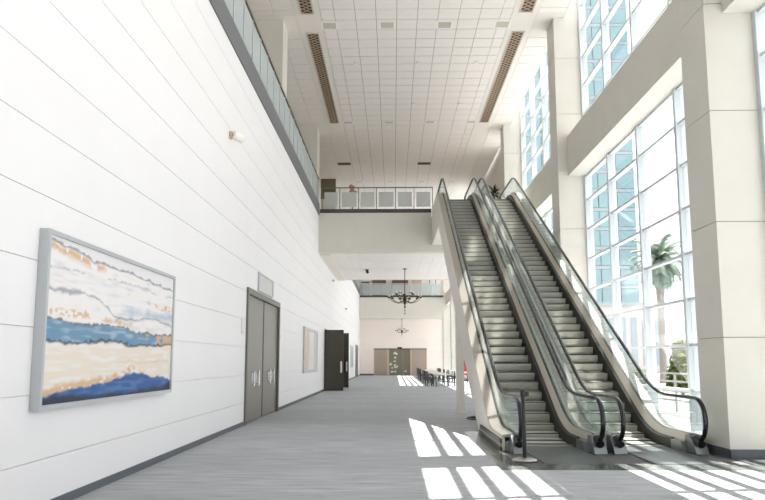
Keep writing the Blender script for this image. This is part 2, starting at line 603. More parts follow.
# recessed lights
XPOS = {-2.26: 'beside the balcony-side grille', -0.2: 'second from the balcony-side grille', 1.85: 'second from the window-side grille', 3.9: 'beside the window-side grille', -2.97: 'towards the balcony', 1.88: 'towards the escalators'}
def recessed(x, y, wx, wy, label, dark=False):
    label = label + ', ' + XPOS[x]
    r = empty('recessed_light', (x, y, ZC), label, 'ceiling light', 'recessed ceiling lights')
    f = MB()
    z0 = ZC - 0.012
    f.box(x - wx, x + wx, y - wy, y - wy + 0.06, z0, ZC - 0.001); f.box(x - wx, x + wx, y + wy - 0.06, y + wy, z0, ZC - 0.001)
    f.box(x - wx, x - wx + 0.06, y - wy + 0.06, y + wy - 0.06, z0, ZC - 0.001); f.box(x + wx - 0.06, x + wx, y - wy + 0.06, y + wy - 0.06, z0, ZC - 0.001)
    f.build('rim', 'lamp_rim' if not dark else 'pot_grey', r)
    BX('diffuser', 'lamp_glass' if not dark else 'grille_hole', r, x - wx + 0.06, x + wx - 0.06, y - wy + 0.06, y + wy - 0.06, ZC - 0.005, ZC - 0.001)
for x in (-2.26, -0.2, 1.85, 3.9):
    recessed(x, 22.85, 0.29, 0.28, 'square ceiling light in the row over the escalators')
    recessed(x, 32.75, 0.27, 0.2, 'small ceiling light in the row just before the bridge')
    recessed(x, 44.1, 0.27, 0.2, 'small ceiling light in the row behind the bridge railing')
for x in (-2.97, 1.88):
    recessed(x, 39.9, 0.4, 0.25, 'dark recessed ceiling fitting above the bridge', True)
for k, (x, y) in enumerate(((-1.5, 25.9), (1.0, 25.9), (3.35, 25.9), (-1.45, 30.3), (0.95, 30.3), (3.1, 30.3))):
    s = MB().lathe((x, y, ZC - 0.05), [(0.03, 0), (0.07, 0.01), (0.08, 0.035), (0.08, 0.05)], 12).build('smoke_detector', 'lamp_rim', base=(x, y, ZC))
    tag(s, 'round white smoke detector on the ceiling, row %s the bridge, %s' % ('farther from' if y < 28 else 'closer to', ['on the balcony side', 'between the grilles', 'on the window side'][k % 3]), 'smoke detector', 'ceiling smoke detectors')

# ------------------------------------------------------------------ balcony on the left
bal = empty('balcony', (XL - 1, 20, 8.9), 'upper balcony with grey edge beam above the white panelled wall', 'balcony')
BX('slab', 'plaster', bal, -9.98, XL - 0.06, YB + 0.02, YF - 0.04, 8.902, 9.478)
BX('edge_beam', 'fascia_grey', bal, XL - 0.06, XL + 0.03, YB + 0.02, 33.45, 8.902, 9.5)
BX('edge_beam', 'fascia_grey', bal, XL - 0.06, XL + 0.03, 45.4, 74.4, 8.902, 9.5)
col_lab = ['beige square column on the balcony beside the nearer end of the glass railing', 'beige square column on the balcony where the bridge joins']
for k, p in enumerate(BAYS[1:]):
    if p + 1 > YF: continue
    tag(MB().box(-4.8, -3.84, p, p + 1.0, 9.5, ZC - 0.002).build('column', 'stone_beige', base=(-4.3, p + 0.5, 9.5)),
        ['beige square column on the balcony behind the glass railing before the escalators', 'beige square column on the balcony by the foot of the hall', 'beige square column rising behind the balcony glass, halfway to the bridge', 'beige square column on the balcony where the bridge begins'][k] if k < 4 else 'beige square column on the balcony beyond the bridge',
        'column', 'balcony columns')
def glass_rail(label, y0, y1, x, zb, zt, step):
    r = empty('glass_railing', (x, y0, zb), label, 'railing', 'balcony railings')
    n = max(1, int(round((y1 - y0) / step)))
    d = (y1 - y0) / n
    for k in range(n + 1):
        yy = y0 + k * d
        BX('post', 'steel', r, x - 0.02, x + 0.02, yy - 0.02, yy + 0.02, zb, zt - 0.045)
        if k < n:
            BX('glass_panel', 'railing_glass', r, x - 0.006, x + 0.006, yy + 0.03, yy + d - 0.03, zb + 0.04, zt - 0.1)
    MB().box(x - 0.035, x + 0.035, y0 - 0.02, y1 + 0.02, zt - 0.045, zt).build('top_rail', 'door_frame', r)
glass_rail('blue-tinted glass railing on the balcony above the white panelled wall, up to the bridge', 3.2, 33.3, XL - 0.02, 9.502, 10.77, 1.09)
glass_rail('glass railing on the balcony beyond the bridge', 45.6, 74.2, XL - 0.02, 9.502, 10.6, 1.09)

# ------------------------------------------------------------------ bridge
BY0, BY1, BXR = 33.5, 45.3, 5.58
bri = empty('bridge', (0, BY0, 7.0), 'beige bridge crossing the hall at the top of the escalators', 'bridge')
BX('front_beam', 'stone_beige', bri, XL + 0.002, BXR, BY0, BY0 + 0.5, 7.02, 8.795)
BX('rear_beam', 'stone_beige', bri, XL + 0.002, BXR, BY1 - 0.3, BY1, 7.02, 8.795)
BX('deck', 'plaster', bri, XL + 0.002, BXR, BY0 + 0.5, BY1 - 0.3, 7.35, 8.795)
sof = BX('soffit', 'joint_grey', bri, XL + 0.002, BXR, BY0 + 0.5, BY1 - 0.3, 7.06, 7.35)
BX('soffit_border', 'plaster', bri, XL + 0.002, -3.19, BY0 + 0.5, BY1 - 0.3, 6.95, 7.06)
PW = 0.668
pm = MB().box(-PW / 2 + 0.008, PW / 2 - 0.008, -0.665, 0.665, 0, 0.03).mesh('soffit_tile', 'tile_white')
for k in range(12):
    for j in range(8):
        xx = -3.18 + PW * (k + 0.5)
        link_mesh('soffit_tile', pm, sof, (xx, BY0 + 0.5 + 0.69 + j * 1.374, 7.03))
# bridge railing
rl = empty('bridge_railing', (-1, BY0, 9.2), 'bridge railing of frosted panels between dark posts above black kerb', 'railing')
yr = BY0 + 0.08
BX('upstand', 'stone_beige', rl, XL + 0.04, 1.93, BY0, BY0 + 0.16, 8.797, 9.03)
BX('kerb', 'kick_black', rl, XL + 0.04, 1.93, BY0 + 0.02, BY0 + 0.14, 9.03, 9.24)
posts = [-3.61, -2.71, -1.75, -0.84, 0.13, 1.06, 2.0]
for k, x in enumerate(posts):
    BX('post', 'door_frame', rl, x - 0.02, x + 0.02, yr - 0.02, yr + 0.02, 9.24, 10.33)
    if k < len(posts) - 1:
        x1 = posts[k + 1]
        gp = BX('glass_panel', 'window_glass', rl, x + 0.04, x1 - 0.04, yr - 0.005, yr + 0.005, 9.28, 10.27)
        BX('frosted_film', 'frosted_film', gp, x + 0.11, x1 - 0.11, yr + 0.006, yr + 0.009, 9.36, 10.13)
BX('top_rail', 'door_frame', rl, -3.68, 2.02, yr - 0.03, yr + 0.03, 10.33, 10.38)
# things standing on the bridge
ob = empty('display_board', (-3.3, 37, 8.8), 'olive brown display board standing on the bridge beside the balcony column', 'board')
BX('panel', 'olive', ob, -4.05, -3.22, 36.98, 37.04, 10.62, 11.72)
BX('panel_border', 'brown', ob, -4.05, -3.22, 36.97, 37.05, 11.72, 11.76)
for x in (-3.66, -3.28):
    BX('leg', 'steel', ob, x - 0.02, x + 0.02, 36.99, 37.03, 8.8, 10.62)
    BX('foot', 'steel', ob, x - 0.03, x + 0.03, 36.8, 37.22, 8.8, 8.84)
fp = empty('flower_stand', (-2.22, 36, 8.8), 'pinkish flower arrangement on slim stand behind the bridge railing', 'flowers')
MB().lathe((-2.22, 36, 8.8), [(0.2, 0), (0.19, 0.04), (0.05, 0.1), (0.035, 1.3), (0.1, 1.38), (0.14, 1.58), (0.12, 1.62)], 12).build('vase', 'pot_grey', fp, True)
for k in range(16):
    a = random.random() * 6.28; rr = random.random() * 0.22
    c = (-2.22 + rr * math.cos(a), 36 + rr * math.sin(a), 10.6 + random.random() * 0.5)
    MB().lathe(c, [(0.01, -0.07), (0.08, -0.03), (0.1, 0.02), (0.04, 0.07)], 7).build('blossom', 'flower', fp, True)
    if k % 3 == 0:
        MB().cyl((-2.22, 36, 10.4), c, 0.008, n=5).build('stem', 'leaf_dark', fp)

# ------------------------------------------------------------------ far mezzanine
MY = 74.5
mz = empty('mezzanine', (0.7, MY, 5.7), 'far mezzanine with pale front beam and glass railing at the hall end', 'mezzanine')
BX('front_beam', 'stone_beige', mz, XL + 0.002, 5.58, MY, MY + 0.4, 6.25, 8.2)
BX('slab', 'plaster', mz, XL + 0.002, 5.58, MY + 0.4, YF - 0.01, 6.27, 8.2)
mr = empty('mezzanine_railing', (0.7, MY, 8.1), 'pale blue glass railing along the far mezzanine edge', 'railing')
BX('upstand', 'stone_beige', mr, XL + 0.05, 5.5, MY, MY + 0.1, 8.202, 8.6)
BX('kerb', 'kick_black', mr, XL + 0.05, 5.5, MY - 0.03, MY + 0.1, 8.6, 8.8)
for k in range(9):
    x = -3.6 + k * 1.125
    BX('post', 'steel', mr, x - 0.025, x + 0.025, MY + 0.02, MY + 0.07, 8.8, 10.1)
    if k < 8:
        BX('glass_panel', 'railing_glass', mr, x + 0.04, x + 1.085, MY + 0.04, MY + 0.05, 8.84, 10.05)
BX('top_rail', 'steel', mr, -3.63, 5.43, MY + 0.01, MY + 0.08, 10.1, 10.16)
# openings and furniture on the mezzanine
def panel_thing(name, label, cat, x0, x1, z0, z1, m, fm, y=YF - 0.08):
    r = empty(name, ((x0 + x1) / 2, y, z0), label, cat)
    BX('panel', m, r, x0, x1, y, y + 0.05, z0, z1)
    f = MB()
    f.box(x0 - 0.08, x0, y - 0.03, y + 0.06, z0, z1 + 0.08); f.box(x1, x1 + 0.08, y - 0.03, y + 0.06, z0, z1 + 0.08)
    f.box(x0, x1, y - 0.03, y + 0.06, z1, z1 + 0.08)
    f.build('border', fm, r)
    return r
panel_thing('wall_hanging', 'dark olive panel on the upper end wall above the mezzanine railing', 'panel', -2.3, -0.9, 8.22, 11.4, 'olive', 'olive')
panel_thing('wall_hanging', 'brown panelled niche on the upper end wall behind the chandelier', 'panel', -0.05, 1.6, 8.22, 11.4, 'brown', 'brown')
panel_thing('wall_hanging', 'light tan panel on the upper end wall beside the white doorway', 'panel', 2.2, 3.1, 8.22, 11.4, 'board_tan', 'tan')
panel_thing('door_frame', 'dark framed white doorway at the end of the upper mezzanine', 'doorway', 4.15, 4.75, 8.22, 10.9, 'wall_white', 'door_frame')
mt = empty('high_table', (-3.0, 75.3, 8.2), 'dark high table on the far mezzanine by the glass railing', 'table')
BX('top', 'black', mt, -3.6, -2.7, 75.05, 75.6, 10.3, 10.38)
for x in (-3.5, -2.8):
    BX('leg', 'black', mt, x - 0.03, x + 0.03, 75.3, 75.36, 8.2, 10.3)

# ------------------------------------------------------------------ doors
def handle(parent, x, y, z0, z1):
    h = MB()
    h.cyl((x + 0.07, y, z0), (x + 0.07, y, z1), 0.018, n=8)
    h.cyl((x, y, z0 + 0.06), (x + 0.07, y, z0 + 0.06), 0.012, n=6)
    h.cyl((x, y, z1 - 0.06), (x + 0.07, y, z1 - 0.06), 0.012, n=6)
    h.build('handle', 'chrome', parent)
def wall_door(n, d, label, m, hs=True):
    y0, y1, z0, z1 = d
    r = empty('door_%d' % n, (XL, (y0 + y1) / 2, 0), kind='structure')
    tag(r, label, 'door')
    f = MB()
    t = 0.13
    f.box(XL - 0.2, XL + 0.05, y0, y0 + t, 0, z1); f.box(XL - 0.2, XL + 0.05, y1 - t, y1, 0, z1)
    f.box(XL - 0.2, XL + 0.05, y0 + t, y1 - t, z1 - t * 1.2, z1)
    f.build('frame', 'door_frame', r)
    ym = (y0 + y1) / 2
    BX('backing', 'room_dark', r, XL - 0.28, XL - 0.2, y0, y1, 0, z1)
    for a, b, s in ((y0 + t, ym - 0.05, 1), (ym + 0.05, y1 - t, 0)):
        lf = BX('leaf', m, r, XL - 0.1, XL - 0.02, a, b, 0.02, z1 - t * 1.2 - 0.01)
        if hs:
            c = (a + b) / 2
            for q in (c - 0.32, c + 0.32):
                handle(lf, XL - 0.02, q, 0.93, 1.36)
            BX('push_plate', 'chrome', lf, XL - 0.02, XL - 0.012, c - 0.36, c + 0.36, 0.98, 1.3)
    BX('meeting_strip', 'skirt_black', r, XL - 0.12, XL - 0.012, ym - 0.05, ym + 0.05, 0.02, z1 - t * 1.2)
    return r
wall_door(1, D1, 'grey metal double door with pull handles beside the large painting', 'door_metal')
wall_door(3, D3, 'grey double door far along the white wall near the end wall', 'door_metal', False)

# doorway with the dark leaves folded open into the hall
r = empty('door_2', (XL, 39, 0), kind='structure')
tag(r, 'dark brown door leaves standing open at right angles to the white wall', 'door')
y0, y1, _, z1 = D2
f = MB()
f.box(XL - 0.3, XL + 0.01, y0 - 0.06, y0, 0, z1 + 0.06); f.box(XL - 0.3, XL + 0.01, y1, y1 + 0.06, 0, z1 + 0.06)
f.box(XL - 0.3, XL + 0.01, y0, y1, z1, z1 + 0.06)
f.build('frame', 'door_dark', r)
rm = MB()
rm.box(-7.0, -6.9, y0 - 0.5, y1 + 0.5, 0, 4.0)
rm.box(-6.9, XL - 0.3, y0 - 0.5, y0 - 0.4, 0, 4.0); rm.box(-6.9, XL - 0.3, y1 + 0.4, y1 + 0.5, 0, 4.0)
rm.box(-6.9, XL - 0.3, y0 - 0.4, y1 + 0.4, 3.9, 4.0)
rm.build('inner_room', 'room_dark', r)
for yy in (y0 - 0.12, y1 + 0.08):
    for j in range(2):
        q = yy + j * 0.11
        w = 1.02 - 0.03 * j
        lf = BX('leaf', 'door_dark', r, XL + 0.03, XL + 0.03 + w, q, q + 0.07, 0.02, 3.28)
        if j == 0:
            h = MB()
            xx = XL + 0.93
            h.cyl((xx, q - 0.06, 0.95), (xx, q - 0.06, 1.6), 0.022, n=8)
            h.cyl((xx, q, 1.02), (xx, q - 0.06, 1.02), 0.014, n=6); h.cyl((xx, q, 1.53), (xx, q - 0.06, 1.53), 0.014, n=6)
            h.build('handle', 'chrome', lf)
            BX('push_plate', 'chrome', lf, xx - 0.06, xx + 0.06, q - 0.006, q, 1.0, 1.55)

# far doors
r = empty('door_4', (0.76, YF, 0), kind='structure')
tag(r, 'wide end-wall doorway of two grey leaves and a glass middle', 'door')
a, b, _, z1 = FD
BX('backing', 'room_dark', r, a, b, YF + 0.2, YF + 0.28, 0, z1)
for p, q in ((a, a + 0.08), (-0.72, -0.5), (1.85, 2.03), (b - 0.08, b)):
    BX('post', 'far_frame', r, p, q, YF - 0.03, YF + 0.15, 0, z1)
BX('head', 'door_frame', r, a, b, YF - 0.04, YF + 0.15, z1 - 0.12, z1)
BX('leaf', 'far_door', r, a + 0.08, -0.72, YF + 0.02, YF + 0.08, 0, z1 - 0.12)
BX('leaf', 'far_door', r, 2.03, b - 0.08, YF + 0.02, YF + 0.08, 0, z1 - 0.12)
for k in range(3):
    x0 = -0.5 + k * (2.35 / 3)
    gl = BX('glass_pane', 'far_glass', r, x0 + 0.02, x0 + 2.35 / 3 - 0.02, YF + 0.03, YF + 0.05, 0.02, z1 - 0.13)
    BX('glazing_bar', 'far_frame', r, x0 - 0.02, x0 + 0.02, YF + 0.01, YF + 0.07, 0.0, z1 - 0.12)
for k in range(14):
    x = -0.4 + random.random() * (0.9 if k < 9 else 2.0); z = 0.3 + random.random() * 2.2; s = 0.08 + random.random() * 0.14
    MB().prism([(x - s, z - s * 0.5), (x + s * 0.4, z - s * 0.6), (x + s, z + s * 0.2), (x + s * 0.1, z + s * 0.6), (x - s * 0.7, z + s * 0.3)], 1, YF + 0.022, YF + 0.028).build('decal', 'lamp_rim', r)
BX('closer', 'black', r, 0.45, 0.95, YF - 0.06, YF - 0.03, z1 - 0.02, z1 + 0.14)

# ------------------------------------------------------------------ things on the left wall
# large abstract painting (paint laid on a fine grid of coloured points)
PY0, PY1, PZ0, PZ1 = 7.0, 11.18, 1.09, 3.0
pt = empty('painting', (XL, (PY0 + PY1) / 2, PZ0), 'large abstract painting in blue, white and tan bands, silver frame', 'painting')
f = MB()
fx0, fx1, fw = XL + 0.002, XL + 0.11, 0.05
f.box(fx0, fx1, PY0, PY0 + fw, PZ0, PZ1); f.box(fx0, fx1, PY1 - fw, PY1, PZ0, PZ1)
f.box(fx0, fx1, PY0 + fw, PY1 - fw, PZ0, PZ0 + fw); f.box(fx0, fx1, PY0 + fw, PY1 - fw, PZ1 - fw, PZ1)
f.build('frame', 'frame_silver', pt)
rng = np.random.RandomState(3)
def smooth_noise(nx, ny, fx, fy, seed):
    r_ = np.random.RandomState(seed).rand(fy + 2, fx + 2)
    X_, Y_ = np.meshgrid(np.linspace(0, fx, nx), np.linspace(0, fy, ny))
    xi = X_.astype(int); yi = Y_.astype(int); tx = X_ - xi; ty = Y_ - yi
    tx = tx * tx * (3 - 2 * tx); ty = ty * ty * (3 - 2 * ty)
    return (r_[yi, xi] * (1 - tx) + r_[yi, xi + 1] * tx) * (1 - ty) + (r_[yi + 1, xi] * (1 - tx) + r_[yi + 1, xi + 1] * tx) * ty
NU, NV = 300, 150
U, V = np.meshgrid(np.linspace(0, 1, NU), np.linspace(0, 1, NV))
n1 = smooth_noise(NU, NV, 7, 5, 1) - 0.5
n2 = smooth_noise(NU, NV, 26, 14, 2) - 0.5
n3 = smooth_noise(NU, NV, 70, 45, 4) - 0.5
n4 = smooth_noise(NU, NV, 16, 60, 5) - 0.5
n5 = smooth_noise(NU, NV, 5, 30, 8) - 0.5
wob = 0.03 * n1 + 0.022 * n2 + 0.012 * n3
def ln(pts):
    return np.interp(U, [p[0] for p in pts], [p[1] for p in pts]) + wob
c = np.zeros((NV, NU, 3))
def col(v): return np.array(lin(v))
white = col((226, 224, 223)); cream = col((222, 212, 197)); tan_ = col((206, 166, 120)); grey = col((128, 136, 148)); blue = col((98, 138, 166))
dblue = col((24, 80, 148)); black_ = col((24, 34, 46)); lblue = col((158, 182, 198))
c[:] = white
def lay(mask, colr, a=1.0):
    m_ = np.clip(mask, 0, 1)[..., None] * a
    c[:] = c * (1 - m_) + colr * m_
def st(x, w): return np.clip(x / w + 0.5, 0, 1)
def band(line, w, soft=0.01): return st(w - np.abs(V - line), soft)
lay(np.clip(n4 * 2 + n2 + n5, 0, 1), col((196, 196, 200)), 0.55)
lay(np.clip(-n5 * 2 + n3, 0, 1), col((232, 222, 212)), 0.5)
l_top = ln([(0, 0.98), (0.12, 0.95), (0.3, 0.93), (0.5, 0.93), (0.75, 0.91), (1, 0.89)])
lay(band(l_top - 0.035, 0.022, 0.03) * st(0.3 - U + n2 * 0.3, 0.15) * st(n3 + 0.25, 0.2), tan_, 0.9)
lay(st(V - l_top, 0.02), col((214, 214, 216)), 0.6)
lay(band(l_top, 0.005 + 0.010 * (n3 + 0.35), 0.01), grey, 0.9)
lay(band(ln([(0, 0.80), (0.3, 0.83), (1, 0.82)]), 0.004 + 0.01 * n3, 0.01) * st(n1 + 0.05, 0.1), grey, 0.5)
l2 = ln([(0, 0.69), (0.12, 0.68), (0.22, 0.70), (0.34, 0.66), (0.46, 0.57), (0.62, 0.57), (0.8, 0.6), (1, 0.56)])
lay(band(l2, 0.004 + 0.010 * (n2 + 0.3), 0.012), grey, 0.8)
lay(band(ln([(0, 0.6), (0.55, 0.62), (1, 0.63)]), 0.028, 0.05) * st(U - 0.6 + n2 * 0.3, 0.25), lblue, 0.85)
lay(band(ln([(0, 0.7), (0.7, 0.73), (1, 0.70)]), 0.022, 0.02) * st(U - 0.68 + n2 * 0.5, 0.12) * st(n3 + n2 * 0.5, 0.2), tan_, 0.9)
lay(band(ln([(0, 0.565), (0.4, 0.54), (1, 0.5)]), 0.022, 0.02) * st(0.36 - U + n2 * 0.6, 0.2) * st(n3 + n2 * 0.4, 0.2), tan_, 0.85)
bt = ln([(0, 0.52), (0.12, 0.50), (0.3, 0.49), (0.5, 0.50), (0.62, 0.475), (0.8, 0.46), (1, 0.475)])
bb = ln([(0, 0.385), (0.2, 0.365), (0.45, 0.385), (0.7, 0.375), (0.85, 0.37), (1, 0.395)])
inb = st(bt - V, 0.02) * st(V - bb, 0.02)
lay(inb, blue); lay(inb * np.clip(n4 * 2.5 + n2, 0, 1), lblue, 0.8); lay(inb * st(U - 0.82 + n2 * 0.4, 0.08) * st(n3 + n1, 0.2), tan_, 0.85)
lay(band(bt, 0.004 + 0.012 * (n3 + 0.2), 0.012), black_, 0.7)
lay(band(bb, 0.007 + 0.012 * (n3 + 0.35), 0.012), black_, 0.92)
low = st(bb - 0.008 - V, 0.02)
lay(low, cream); lay(low * np.clip(n4 * 2.2 + n5 + 0.1, 0, 1), white, 0.85)
lay(low * band(ln([(0, 0.24), (1, 0.25)]), 0.004, 0.01) * st(U - 0.5, 0.1), tan_, 0.5)
dt = ln([(0, 0.05), (0.15, 0.075), (0.35, 0.11), (0.5, 0.13), (0.62, 0.165), (0.72, 0.16), (0.82, 0.12), (0.9, 0.125), (1, 0.09)])
lay(band(dt + 0.018, 0.02, 0.03) * st(0.62 - U + n2 * 0.4, 0.2) * st(n3 + 0.2, 0.2), tan_, 0.9)
lay(st(dt - V, 0.015), dblue); lay(st(dt - V, 0.02) * np.clip(n4 * 3, 0, 1), blue, 0.45)
lay(st(ln([(0, 0.05), (0.3, 0.04), (0.6, 0.03), (0.8, 0.05), (1, 0.06)]) - V, 0.03), black_, 0.9)
me = bpy.data.meshes.new('canvas')
xs = fx1 - 0.025
vv = np.stack([np.full(NU * NV, xs) - XL, (PY0 + fw + U.ravel() * (PY1 - PY0 - 2 * fw)) - (PY0 + PY1) / 2, fw + V.ravel() * (PZ1 - PZ0 - 2 * fw)], 1)
idx = np.arange(NU * NV).reshape(NV, NU)
fs = np.stack([idx[:-1, :-1].ravel(), idx[:-1, 1:].ravel(), idx[1:, 1:].ravel(), idx[1:, :-1].ravel()], 1)
nb = len(vv)
back = [(fx0 + 0.02 - XL, PY0 + fw - (PY0 + PY1) / 2, fw), (fx0 + 0.02 - XL, PY1 - fw - (PY0 + PY1) / 2, fw), (fx0 + 0.02 - XL, PY1 - fw - (PY0 + PY1) / 2, PZ1 - PZ0 - fw), (fx0 + 0.02 - XL, PY0 + fw - (PY0 + PY1) / 2, PZ1 - PZ0 - fw)]
me.from_pydata(vv.tolist() + back, [], fs.tolist() + [(nb + 3, nb + 2, nb + 1, nb)])
ca = me.color_attributes.new('paint', 'FLOAT_COLOR', 'POINT')
cols_ = np.ones((nb + 4, 4)); cols_[:nb, :3] = c.reshape(-1, 3)
ca.data.foreach_set('color', cols_.ravel())
pm_ = mat('paint', (220, 220, 220), 0.5, bump=0.3, bscale=20)
at = pm_.node_tree.nodes.new('ShaderNodeAttribute'); at.attribute_name = 'paint'
pm_.node_tree.links.new(at.outputs['Color'], pm_.node_tree.nodes['Principled BSDF'].inputs['Base Color'])
me.materials.append(pm_)
cv = bpy.data.objects.new('canvas', me); COL.objects.link(cv); cv.parent = pt

def wall_frame(name, label, cat, y0, y1, z0, z1, m, fm, t=0.1, d=0.06):
    r = empty(name, (XL, (y0 + y1) / 2, z0), label, cat)
    f = MB()
    x0, x1 = XL + 0.002, XL + d
    f.box(x0, x1, y0, y0 + t, z0, z1); f.box(x0, x1, y1 - t, y1, z0, z1)
    f.box(x0, x1, y0 + t, y1 - t, z0, z0 + t * 0.5); f.box(x0, x1, y0 + t, y1 - t, z1 - t * 0.5, z1)
    f.build('frame', fm, r)
    BX('panel', m, r, x0, x1 - 0.02, y0 + t, y1 - t, z0 + t * 0.5, z1 - t * 0.5)
    return r
wall_frame('door_sign', 'blank pale grey framed sign panel above the metal double door', 'sign', 18.5, 20.75, 3.53, 4.05, 'sign_grey', 'frame_silver', 0.08, 0.05)
nb_ = wall_frame('notice_board', 'silver framed pale board on white wall between the metal door and open door', 'notice board', 28.05, 32.95, 1.1, 3.03, 'board_paper', 'frame_silver', 0.25, 0.08)
BX('reflection_strip', 'board_tan', nb_, XL + 0.062, XL + 0.066, 28.6, 29.6, 1.3, 2.9)  # tan and grey strips: reflections in the board glazing, put in as colour
BX('reflection_strip', 'sign_grey', nb_, XL + 0.062, XL + 0.066, 31.7, 32.5, 1.2, 2.9)
wall_frame('wall_picture', 'pale blue picture on white wall beyond the open dark door', 'picture', 58.7, 62.7, 1.0, 3.0, 'board_blue', 'plate_white', 0.15, 0.06)
for (y, z0, z1, lb) in ((16.75, 2.27, 2.66, 'small white plate on the wall between painting and metal door'), (22.35, 2.33, 3.0, 'narrow white plate on the wall just past the metal door')):
    p = empty('wall_plate', (XL, y, z0), lb, 'wall plate')
    BX('cover', 'plate_white', p, XL + 0.001, XL + 0.02, y - 0.12, y + 0.12, z0, z1)
    BX('rim', 'sign_grey', p, XL + 0.02, XL + 0.024, y - 0.1, y + 0.1, z0 + 0.03, z0 + 0.05)
# wall spotlight / speaker, white drum on tan bracket
w = empty('wall_spotlight', (XL, 15.0, 6.72), 'white drum spotlight on tan bracket high on the white wall', 'spotlight')
BX('bracket', 'tan', w, XL + 0.001, XL + 0.06, 14.88, 14.98, 6.66, 6.82)
MB().cyl((XL + 0.05, 14.93, 6.74), (XL + 0.16, 15.0, 6.74), 0.03, n=8).build('arm', 'tan', w)
MB().cyl((XL + 0.1, 14.92, 6.75), (XL + 0.27, 15.08, 6.69), 0.1, 0.1, 20).build('drum', 'lamp_rim', w, True)
MB().cyl((XL + 0.27, 15.08, 6.69), (XL + 0.276, 15.086, 6.688), 0.085, 0.085, 20).build('lens', 'sign_grey', w, True)
for (y, z) in ((40.7, 6.45), (52.0, 5.6)):
    s = empty('wall_camera', (XL, y, z), 'small white camera on the wall beneath the bridge' if y < 45 else 'small white fitting on the wall beyond the bridge', 'camera')
    MB().cyl((XL + 0.001, y, z), (XL + 0.12, y, z), 0.03, n=8).build('mount', 'plate_white', s)
    MB().cyl((XL + 0.12, y - 0.14, z - 0.03), (XL + 0.14, y + 0.14, z + 0.02), 0.07, n=10).build('body', 'sign_grey', s, True)

# ------------------------------------------------------------------ escalators
M_ = math.tan(math.radians(30))
EYB, RISE = 14.1, 8.8
EYT = EYB + RISE / M_
WB = 0.65
def nz(y):
    if y <= EYB - WB: return 0.0
    if y < EYB + WB: return M_ * (y - EYB + WB) ** 2 / (4 * WB)
    if y <= EYT - WB: return M_ * (y - EYB)
    if y < EYT + WB: return RISE - M_ * (EYT + WB - y) ** 2 / (4 * WB)
    return RISE
def ysamp(a, b):
    ys = [a, b]
    for c_ in (EYB, EYT):
        for k in range(-6, 7):
            q = c_ + WB * k / 6
            if a < q < b: ys.append(q)
    return sorted(set(ys))
NEW_Y = 12.23                      # newel arc centre
TOP_Y = 32.9
def band_loft(mb, a, b, cross):
    """cross(y) -> list of (x,z)"""
    mb.loft([[(x, y, z) for x, z in cross(y)] for y in ysamp(a, b)])
    return mb
HR = 0.95
def handrail_path():
    R_ = 0.375
    pts = []
    cz = HR - R_
    for k in range(0, 13):                      # bottom newel: from lower return round the front to the top
        a = math.radians(-115 - 155 * k / 12)
        pts.append((NEW_Y + R_ * math.cos(a), cz + R_ * math.sin(a)))
    for y in ysamp(NEW_Y + 0.05, TOP_Y - 0.05):
        pts.append((y, nz(y) + HR))
    cz2 = RISE + HR - R_
    for k in range(0, 13):
        a = math.radians(90 - 155 * k / 12)
        pts.append((TOP_Y + R_ * math.cos(a), cz2 + R_ * math.sin(a)))
    return pts
HP = handrail_path()
def handrail_mesh(x):
    sec = []
    for k in range(10):
        a = 2 * math.pi * k / 10
        sec.append((0.043 * math.cos(a), 0.03 * math.sin(a)))
    rings = []
    for i_, p in enumerate(HP):
        q0 = HP[max(0, i_ - 1)]; q1 = HP[min(len(HP) - 1, i_ + 1)]
        t = Vector((q1[0] - q0[0], q1[1] - q0[1])).normalized()
        n_ = (-t.y, t.x)
        rings.append([(x + s[0], p[0] + n_[0] * s[1], p[1] + n_[1] * s[1]) for s in sec])
    return MB().loft(rings)

# one ribbed step, shared by all
sp = MB()
NR = 26
prof = [(0.004, -0.022), (0.0, -0.05), (0.012, -0.10), (0.03, -0.15), (0.055, -0.196)]
rows_ = []
for (dy, z) in prof:
    row = []
    for k in range(NR):
        x0 = -0.495 + 0.99 * k / NR; d = 0.99 / NR
        row += [(x0, dy, z), (x0 + d * 0.6, dy, z), (x0 + d * 0.6, dy + 0.014, z), (x0 + d, dy + 0.014, z)]
    rows_.append(row)
W_ = len(rows_[0])
sp.add([p for r_ in rows_ for p in r_], [(a * W_ + k, a * W_ + k + 1, (a + 1) * W_ + k + 1, (a + 1) * W_ + k) for a in range(len(prof) - 1) for k in range(W_ - 1)])
sp.box(-0.495, 0.495, 0.075, 0.405, -0.19, -0.02)
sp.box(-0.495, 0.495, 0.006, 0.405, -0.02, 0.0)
STEP = sp.mesh('step', 'step_metal')
STEP.materials.append(MATS['skirt_black'])  # dark front lip paints in the shade line between risers
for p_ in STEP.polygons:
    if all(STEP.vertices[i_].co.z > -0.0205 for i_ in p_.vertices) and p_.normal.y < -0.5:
        p_.material_index = 1

